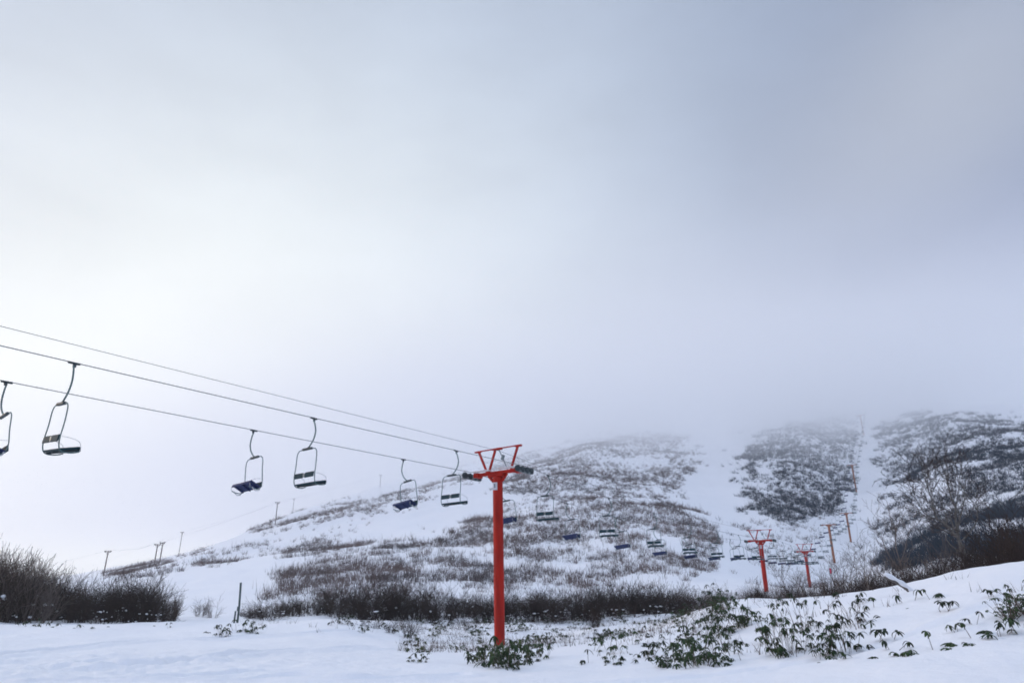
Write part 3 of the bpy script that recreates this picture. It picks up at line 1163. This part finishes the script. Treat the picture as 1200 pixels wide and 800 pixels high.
def bare_tree(x, y, h, label, seed, forks, name='bare_tree', group=None, r=.02, mat=M_BARK, kids=(3.4, 3, 2.4), crown=M_TWIG):
    rnd = random.Random(seed)
    segs = {}
    root = empty(name, (x, y, gz(x, y) - .1))
    for path, rr in forks:
        pts = [Vector(p) * h for p in path]
        for k, (a, b_) in enumerate(zip(pts, pts[1:])):
            m_ = a.lerp(b_, .5) + Vector((rnd.gauss(0, .01), rnd.gauss(0, .01), 0)) * h
            ra = rr * h * (1 - .62 * k / (len(pts) - 1))
            rb = rr * h * (1 - .62 * (k + 1) / (len(pts) - 1))
            segs.setdefault(9, []).extend([(tuple(a), tuple(m_), ra, (ra + rb) / 2), (tuple(m_), tuple(b_), (ra + rb) / 2, rb)])
            if k > 0 or len(pts) > 4:
                for _ in range(4):
                    d = (b_ - a).normalized() + Vector((rnd.gauss(0, .6), rnd.gauss(0, .6), rnd.uniform(0, .5)))
                    grow(a.lerp(b_, rnd.random()), d, h * rnd.uniform(.18, .32), rb * .5, 3, rnd, segs, kids, .8, 3, .06, .2, .6, .0016 * h)
        d = (pts[-1] - pts[-2]).normalized()
        for _ in range(3):
            grow(pts[-1], d + Vector((rnd.gauss(0, .4), rnd.gauss(0, .4), .2)), h * .28, rr * h * .34, 3, rnd, segs, kids, .8, 3, .06, .2, .6, .0016 * h)
    v, f = prisms(segs[9] + segs.get(3, []), 6)
    link('trunk', mesh_from('trunk', v, [f], mat, True), root)
    v, f = prisms([s for k in segs if k < 3 for s in segs[k]])
    link('crown', mesh_from('crown', v, [f], crown), root)
    return tag(root, label, 'tree', group)


q = pix_z(1134, 664, 62)
bare_tree(q.x, 62, 10.0, 'bare spreading tree with forked trunk standing above the right thicket', 3,
          (([(0, 0, 0), (-.005, 0, .16), (-.02, 0, .34), (.01, 0, .52), (.0, .02, .72)], .015),
           ([(-.01, 0, .22), (-.10, -.02, .34), (-.17, .0, .42), (-.18, .02, .54), (-.20, 0, .66)], .010),
           ([(-.01, 0, .36), (.08, .03, .50), (.12, 0, .68)], .008),
           ([(.0, 0, .24), (.12, -.03, .36), (.20, 0, .50)], .007),
           ([(-.17, 0, .42), (-.27, .03, .49), (-.32, 0, .58)], .006)), kids=(3, 2.6, 2))
for px, py0, py1, Y, sd, lab in ((913, 722, 652, 36, 5, 'slender bare sapling in front of the second red tower'),
                                 (936, 715, 668, 34, 6, 'slender bare sapling between the second and third red towers'),
                                 (1008, 700, 640, 36, 8, 'thin bare sapling just right of the rusty tower foot'),
                                 (1043, 690, 600, 46, 9, 'thin pale bare sapling left of the spreading tree'),
                                 (985, 702, 655, 38, 10, 'thin bare sapling behind the snow bank below the rusty tower')):
    q = pix_z(px, py1, Y)
    z0 = gz(q.x, Y)
    bare_tree(q.x, Y, q.z - z0, lab, sd, (([(0, 0, 0), (.02, 0, .3), (.0, .02, .6), (.03, 0, .82)], .009), ([(.02, 0, .3), (-.10, 0, .5), (-.14, .03, .7)], .006), ([(.01, 0, .45), (.12, .03, .62), (.17, 0, .78)], .005)),
              'bare_sapling', 'bare saplings by the thicket', mat=M_TWIGP, kids=(2, 2, 2), crown=M_TWIGP)

# ------------------------------------------------------------------ brush on the hillside: nobody could count it
POLYS = [  # (polygon in the photograph, density, 0 brown / 1 dark)
    (((600, 556), (640, 545), (700, 532), (790, 520), (825, 545), (800, 570), (812, 600), (850, 632), (842, 668), (760, 690), (560, 702), (300, 702), (330, 672), (420, 642), (520, 632), (580, 600)), .62, 0),
    (((560, 545), (640, 528), (700, 513), (790, 503), (810, 520), (700, 535), (640, 548), (600, 560)), .55, 0),
    (((288, 617), (380, 597), (480, 574), (545, 548), (552, 556), (480, 586), (390, 610), (300, 626)), .46, 0),
    (((345, 600), (470, 578), (540, 558), (560, 565), (470, 592), (350, 612)), .30, 0),
    (((215, 652), (290, 640), (400, 630), (402, 660), (300, 664), (230, 662)), .42, 0),
    (((120, 672), (160, 660), (200, 655), (215, 668), (150, 680)), .42, 0),
    (((864, 520), (900, 500), (1000, 480), (1004, 560), (985, 602), (930, 614), (880, 600), (868, 560)), .80, 1),
    (((1028, 492), (1060, 486), (1200, 494), (1260, 500), (1260, 590), (1190, 585), (1090, 562), (1040, 566), (1030, 540)), .78, 1),
    (((1040, 585), (1110, 575), (1200, 570), (1260, 560), (1260, 650), (1030, 668), (1025, 620)), .62, 1),
    (((870, 615), (985, 605), (1000, 640), (990, 700), (860, 700), (850, 650)), .26, 0),
    (((220, 600), (600, 560), (600, 700), (220, 705)), .035, 0),
    (((800, 500), (1200, 480), (1200, 660), (850, 690)), .06, 1),
]


def inside(poly, x, y):
    res = np.zeros(len(x), bool)
    for (x0, y0), (x1, y1) in zip(poly, poly[1:] + poly[:1]):
        cond = (y0 > y) != (y1 > y)
        res ^= cond & (x < (x1 - x0) * (y - y0) / (y1 - y0 + 1e-9) + x0)
    return res


N = 150000
th = R(1) * rng.uniform(-33, 44, N)
rr = np.sqrt(rng.uniform(76 ** 2, 400 ** 2, N))
keep0 = rng.random(N) < np.clip(1.35 - rr / 420, .45, 1)
th, rr = th[keep0], rr[keep0]
BX, BY = rr * np.sin(th), rr * np.cos(th)
BZ = ground(BX, BY, False)
sx, sy = project(BX, BY, BZ)
sx = sx + fbm(BX / 9, BY / 9, 3) * 26
sy = sy + fbm(BX / 9 + 31, BY / 9, 3) * 14
dens = np.zeros(len(BX))
dark = np.zeros(len(BX))
for poly, dn, dk in POLYS:
    ins = inside(poly, sx, sy) & (dens < dn)
    dens[ins] = dn
    dark[ins] = dk
near_dark = (dark > 0) & (dens > .3) & (rr < 128)
dens = np.where(near_dark, .68, dens)
clump = np.where(dark > 0, .35 * fbm(BX / 14 + 9, BY / 14, 2), 0) + .7 * fbm(BX / 4, BY / 4 + 60, 3) + .6 * fbm(BX / 9, BY / 9 + 160, 3) + .5 * fbm(BX / 24, BY / 24 - 20, 2)
keep = (clump + rng.normal(0, .16, len(BX)) > (.46 - dens * .88)) & (dens > .005) & (rng.random(len(BX)) < np.clip(dens * 1.5 + .02, 0, 1))
for dk, name, mat, lab in ((0, 'hillside_brush', M_BRUSH, 'brown leafless brush covering the snowy hillside'), (1, 'hillside_scrub', M_SCRUB, 'dark scrub in patches on the right hillside')):
    sel = np.where(keep & (dark == dk))[0]
    vs = []
    nb = 22 if dk == 0 else 26
    for k in range(nb):
        n = len(sel)
        hgt = rng.uniform(.5, 1.5, n) * (1.0 + rng.random(n) ** 6 * 1.2) * (1.0 if dk == 0 else 1.1)
        hgt = hgt * np.where(near_dark[sel], rng.uniform(.8, 2.2, n), 1.0)
        a = rng.uniform(0, 2 * math.pi, n)
        st = rng.uniform(.0, .9, n) * hgt
        tilt = rng.uniform(.05, .75, n)
        f0 = rng.uniform(0, .45, n) if k > 5 else np.zeros(n)
        f1 = f0 + rng.uniform(.25, .55, n)
        a2 = a + rng.normal(0, .9, n)
        x0 = BX[sel] + np.cos(a) * (st * .5 + tilt * f0 * hgt)
        y0 = BY[sel] + np.sin(a) * (st * .5 + tilt * f0 * hgt)
        z0 = BZ[sel] + f0 * hgt - .1
        x1 = x0 + np.cos(a2) * tilt * (f1 - f0) * hgt
        y1 = y0 + np.sin(a2) * tilt * (f1 - f0) * hgt
        z1 = BZ[sel] + f1 * hgt
        w = rng.uniform(.007, .024 if dk == 0 else .036, n) * (1 + rr[sel] / 260)
        aw = rng.uniform(0, 2 * math.pi, n)
        wx, wy = np.cos(aw) * w, np.sin(aw) * w
        vs.append(np.stack([np.stack([x0 - wx, y0 - wy, z0], 1), np.stack([x0 + wx, y0 + wy, z0], 1), np.stack([x1 + wx * .4, y1 + wy * .4, z1], 1)], 1))
    v = np.concatenate(vs).reshape(-1, 3)
    f = np.arange(len(v)).reshape(-1, 3)
    tag(link(name, mesh_from(name, v, [f], mat)), lab, None, None, 'stuff')

# ------------------------------------------------------------------ evergreen plants standing out of the snow
def leaf(v, f, p, az, e0, e1, L, W, rnd):
    """one drooping, folded leaf from p; e0 / e1 elevation at its base and tip"""
    n = 5
    p = Vector(p)
    side_ = Vector((-math.sin(az), math.cos(az), 0))
    b_ = len(v)
    for k in range(n):
        t = k / (n - 1)
        e = e0 + (e1 - e0) * min(1, t * 1.4)
        d = Vector((math.cos(az) * math.cos(e), math.sin(az) * math.cos(e), math.sin(e)))
        up = Vector((-math.cos(az) * math.sin(e), -math.sin(az) * math.sin(e), math.cos(e)))
        w = W * (.12 + .88 * math.sin(math.pi * min(max(t * .92 + .05, 0), 1)) ** .8) * .5
        v += [tuple(p + side_ * w - up * w * .45), tuple(p), tuple(p - side_ * w - up * w * .45)]
        p = p + d * (L / (n - 1))
    for k in range(n - 1):
        a = b_ + 3 * k
        f += [(a, a + 1, a + 4, a + 3), (a + 1, a + 2, a + 5, a + 4)]


def whorl(v, f, p, rnd, L=.20, n=7):
    a0 = rnd.uniform(0, 6.28)
    for k in range(n):
        leaf(v, f, p, a0 + 6.28 * k / n + rnd.gauss(0, .55), R(rnd.uniform(-35, 20)), R(rnd.uniform(-98, -55)), L * rnd.uniform(.7, 1.2), L * rnd.uniform(.22, .31), rnd)


def plant_meshes(seed, n, spread, hmin, hmax, mat, L=.20, woody=False, nleaf=(4, 7)):
    rnd = random.Random(seed)
    v, f, segs = [], [], []
    basew = .0 if n < 5 or woody else .3
    for k in range(n):
        a = rnd.uniform(0, 6.28)
        rr_ = spread * math.sqrt(rnd.random())
        hgt = hmin + (hmax - hmin) * rnd.random() ** 1.5
        tip = Vector((rr_ * math.cos(a), rr_ * math.sin(a), hgt))
        basep = Vector((tip.x * basew, tip.y * basew, -.25))
        mid = basep.lerp(tip, .55) + Vector((rnd.gauss(0, .05), rnd.gauss(0, .05), -.08 * hgt if woody else .02))
        r0 = (.016 if woody else .008)
        segs += [(tuple(basep), tuple(mid), r0, r0 * .8), (tuple(mid), tuple(tip), r0 * .8, r0 * .5)]
        whorl(v, f, tip, rnd, L, rnd.randint(*nleaf))
        if woody and rnd.random() < .5:
            t2 = mid + Vector((rnd.gauss(0, .18), rnd.gauss(0, .18), rnd.uniform(.1, .3)))
            segs.append((tuple(mid), tuple(t2), r0 * .7, r0 * .4))
            whorl(v, f, t2, rnd, L, rnd.randint(4, 7))
    lv = mesh_from('foliage', v, [f], mat, True)
    pv, pf = prisms(segs, 5)
    return lv, mesh_from('stem', pv, [pf], M_STEM, True)


TUFT = [plant_meshes(300 + k, 1 + k % 3, .16, .02, .22, M_LEAF) for k in range(6)]
SPRIG = [plant_meshes(320 + k, 2 + k % 3, .30, .06, .42, M_LEAF) for k in range(5)]
CLUMP = [plant_meshes(340 + k, 10 + 2 * k, .62, .02, .5, M_LEAF if k % 3 else M_LEAF2) for k in range(6)]
TALL = [plant_meshes(360 + k, 15 + 2 * k, .62, .02, 1.0, M_LEAF) for k in range(4)]
BUSH = [plant_meshes(380 + k, 30, .85, .35, 1.35, M_LEAF, .2, True) for k in range(2)]


def put_plant(kind, px, py, label, group, size=1.0):
    q = hit(px, py)[0]
    if np.isnan(q[0]):
        return
    lv, sm = random.choice(kind)
    root = empty('evergreen_plant', (q[0], q[1], gz(q[0], q[1])), random.uniform(0, 6.28))
    s = size * random.uniform(.62, 1.25)
    root.scale = (s, s, s * random.uniform(.75, 1.2))
    root.rotation_euler = (R(random.gauss(0, 9)), R(random.gauss(0, 9)), random.uniform(0, 6.28))
    link('foliage', lv, root)
    link('stem', sm, root)
    return tag(root, label, 'plant', group)


def scatter(poly, n, kinds, label, group, size=1.0):
    xs, ys = [p[0] for p in poly], [p[1] for p in poly]
    c_ = 0
    while c_ < n:
        x, y = random.uniform(min(xs), max(xs)), random.uniform(min(ys), max(ys))
        if inside(tuple(poly), np.array([x]), np.array([y]))[0]:
            put_plant(random.choice(kinds), x, y, label, group, size)
            c_ += 1


G = 'evergreen plants standing out of the snow'
for px, py, s in ((575, 778, 1.0), (588, 782, 1.05), (604, 783, 1.0), (620, 775, .9), (560, 772, .8), (632, 770, .8), (597, 774, 1.0), (582, 776, 1.15), (595, 780, 1.2), (611, 778, 1.15), (568, 777, 1.0)):
    put_plant(CLUMP, px, py, 'low dark evergreen clump crowded at the foot of the nearest red tower', 'evergreen clumps at the tower foot', s)
scatter(((540, 745), (575, 742), (578, 770), (530, 770)), 9, [CLUMP, SPRIG], 'green leafy plant just left of the red tower foot', 'plants left of the tower foot', .9)
scatter(((600, 745), (660, 745), (650, 772), (604, 772)), 9, [CLUMP, SPRIG], 'green leafy plant just right of the red tower foot', 'plants right of the tower foot', .85)
scatter(((490, 728), (585, 728), (585, 745), (495, 750)), 36, [SPRIG, TUFT, CLUMP], 'small evergreen plant dotting the hollow left of the tower post', 'plants in the hollow left of the post', .9)
scatter(((595, 728), (740, 722), (740, 748), (600, 752)), 54, [SPRIG, TUFT, CLUMP], 'small evergreen plant dotting the hollow right of the tower post', 'plants in the hollow right of the post', .9)
scatter(((475, 752), (502, 752), (500, 778), (478, 780)), 6, [CLUMP, SPRIG], 'evergreen plant on the lip of snow left of the tower', 'plants on the snow lip', .9)
scatter(((380, 726), (470, 730), (480, 744), (430, 744), (390, 736)), 14, [CLUMP, TUFT], 'low evergreen plant at the end of the middle thicket', 'plants at the thicket end', .9)
scatter(((250, 732), (320, 732), (320, 746), (235, 745)), 8, [TUFT, CLUMP], 'dark tuft poking out of the smooth snow near the leaning post', 'tufts near the leaning post', .9)
scatter(((0, 731), (230, 731), (225, 738), (0, 737)), 13, [TUFT, SPRIG], 'dark tuft at the snowy foot of the left thicket', 'tufts at the left thicket', 1.0)
scatter(((690, 755), (760, 728), (860, 735), (880, 765), (850, 783), (700, 780)), 76, [SPRIG, TUFT, SPRIG, TUFT, TUFT, SPRIG, CLUMP], 'drooping evergreen sprig on the snow slope right of the tower', 'sprigs on the snow slope', .9)
scatter(((815, 705), (880, 700), (890, 745), (850, 750), (825, 735)), 15, [CLUMP, CLUMP, TALL], 'dense dark green plant below the second red tower', 'dense plants below the second tower', .95)
scatter(((770, 712), (815, 705), (820, 735), (765, 735)), 10, [CLUMP], 'yellowish leafy plant at the right end of the low dark band', 'plants at the band end', .9)
for px, py, s in ((905, 752, 1.0), (918, 766, .95), (932, 768, 1.0), (945, 762, .9), (962, 768, 1.0), (978, 770, 1.0), (990, 765, 1.0), (972, 750, .9), (1000, 735, .9), (940, 740, .9), (910, 735, .9)):
    put_plant(TALL, px, py, 'tall dark green leafy plant in the large clump on the right snow bank', 'plants of the large clump', s * .82)
for px, py, k in ((1018, 772, 0), (1042, 752, 2), (1050, 762, 1), (1058, 768, 0), (1066, 768, 0), (1078, 762, 0), (1102, 761, 1), (1120, 740, 0), (1145, 733, 2), (1147, 748, 1), (1177, 745, 1), (1060, 713, 0), (1066, 704, 1), (1074, 703, 0),
                  (1095, 702, 2), (1108, 716, 2), (1025, 712, 1), (1012, 706, 2), (1020, 745, 1), (1136, 757, 0), (1160, 700, 1), (985, 772, 0), (1199, 745, 2), (1008, 718, 2), (1018, 727, 1), (960, 776, 0), (868, 775, 2), (845, 779, 1), (690, 777, 1), (720, 778, 0), (780, 775, 2)):
    put_plant((TUFT, SPRIG, CLUMP)[k if k < 2 else 1], px, py, 'single drooping tuft of leaves on the smooth right snow bank', 'tufts on the right snow bank', .95)
put_plant(BUSH, 1184, 728, 'large branching evergreen shrub with drooping leaves at the right edge', None, .72)
put_plant(BUSH, 1206, 722, 'large evergreen shrub cut by the right edge of the picture', None, .7)

# snow covered fallen log on the bank, and snow lumps on the thicket
q = hit(1076, 694)[0]
root = empty('fallen_log', (q[0], q[1] + .6, gz(q[0], q[1] + .6)), R(8))
root.scale = (.8, .8, .75)
m = MB()
m.tube(smooth_path([(.22, 0, -.15), (0, 0, .12), (-.35, .05, .38), (-.78, .08, .62)], 6), [.07] * 18 + [.05], 10)
m.build('trunk', M_BARK, root, True)
m = MB()
m.tube(smooth_path([(.20, 0, .0), (0, -.01, .20), (-.35, .04, .47), (-.80, .07, .71)], 6), [.03] + [.10 + .02 * math.sin(k) for k in range(17)] + [.03], 12)
m.build('snow_cap', M_SNOW, root, True)
tag(root, 'snow capped fallen log leaning out of the thicket on the right bank', 'log')

# dry stalks and leaf bits poking through the snow: ground cover nobody could count
N = 9000
th, rr = R(1) * rng.uniform(-20, 38, N), rng.uniform(15, 66, N)
SX, SY = rr * np.sin(th), rr * np.cos(th)
SZ = ground(SX, SY)
sx, sy = project(SX, SY, SZ)
den = np.zeros(N)
for poly, dn in ((((470, 724), (860, 712), (850, 742), (740, 752), (600, 762), (470, 768)), .75), (((690, 755), (860, 735), (880, 765), (700, 778)), .2), (((860, 700), (1060, 690), (1040, 770), (880, 772)), .16), (((1100, 680), (1200, 665), (1200, 745), (1090, 745)), .12), (((230, 728), (470, 726), (450, 742), (230, 742)), .12)):
    den = np.maximum(den, np.where(inside(poly, sx, sy), dn, 0))
sel = np.where(rng.random(N) < den * np.clip(.55 + 2.2 * fbm(SX / 2.3, SY / 2.3, 3), 0, 1))[0]
vs = []
for k in range(7):
    n = len(sel)
    h = rng.uniform(.06, .5, n) * (.6 if k else 1.2)
    a = rng.uniform(0, 6.28, n)
    t = rng.uniform(.1, 1.2, n)
    x0, y0 = SX[sel] + rng.normal(0, .12, n), SY[sel] + rng.normal(0, .12, n)
    x1, y1, z1 = x0 + np.cos(a) * t * h, y0 + np.sin(a) * t * h, SZ[sel] + h
    w = rng.uniform(.005, .016, n)
    aw = rng.uniform(0, 6.28, n)
    wx, wy = np.cos(aw) * w, np.sin(aw) * w
    vs.append(np.stack([np.stack([x0 - wx, y0 - wy, SZ[sel] - .05], 1), np.stack([x0 + wx, y0 + wy, SZ[sel] - .05], 1), np.stack([x1, y1, z1], 1)], 1))
v = np.concatenate(vs).reshape(-1, 3)
tag(link('dry_stalks', mesh_from('dry_stalks', v, [np.arange(len(v)).reshape(-1, 3)], M_STEM)), 'dry stalks and twigs poking through the snow', None, None, 'stuff')
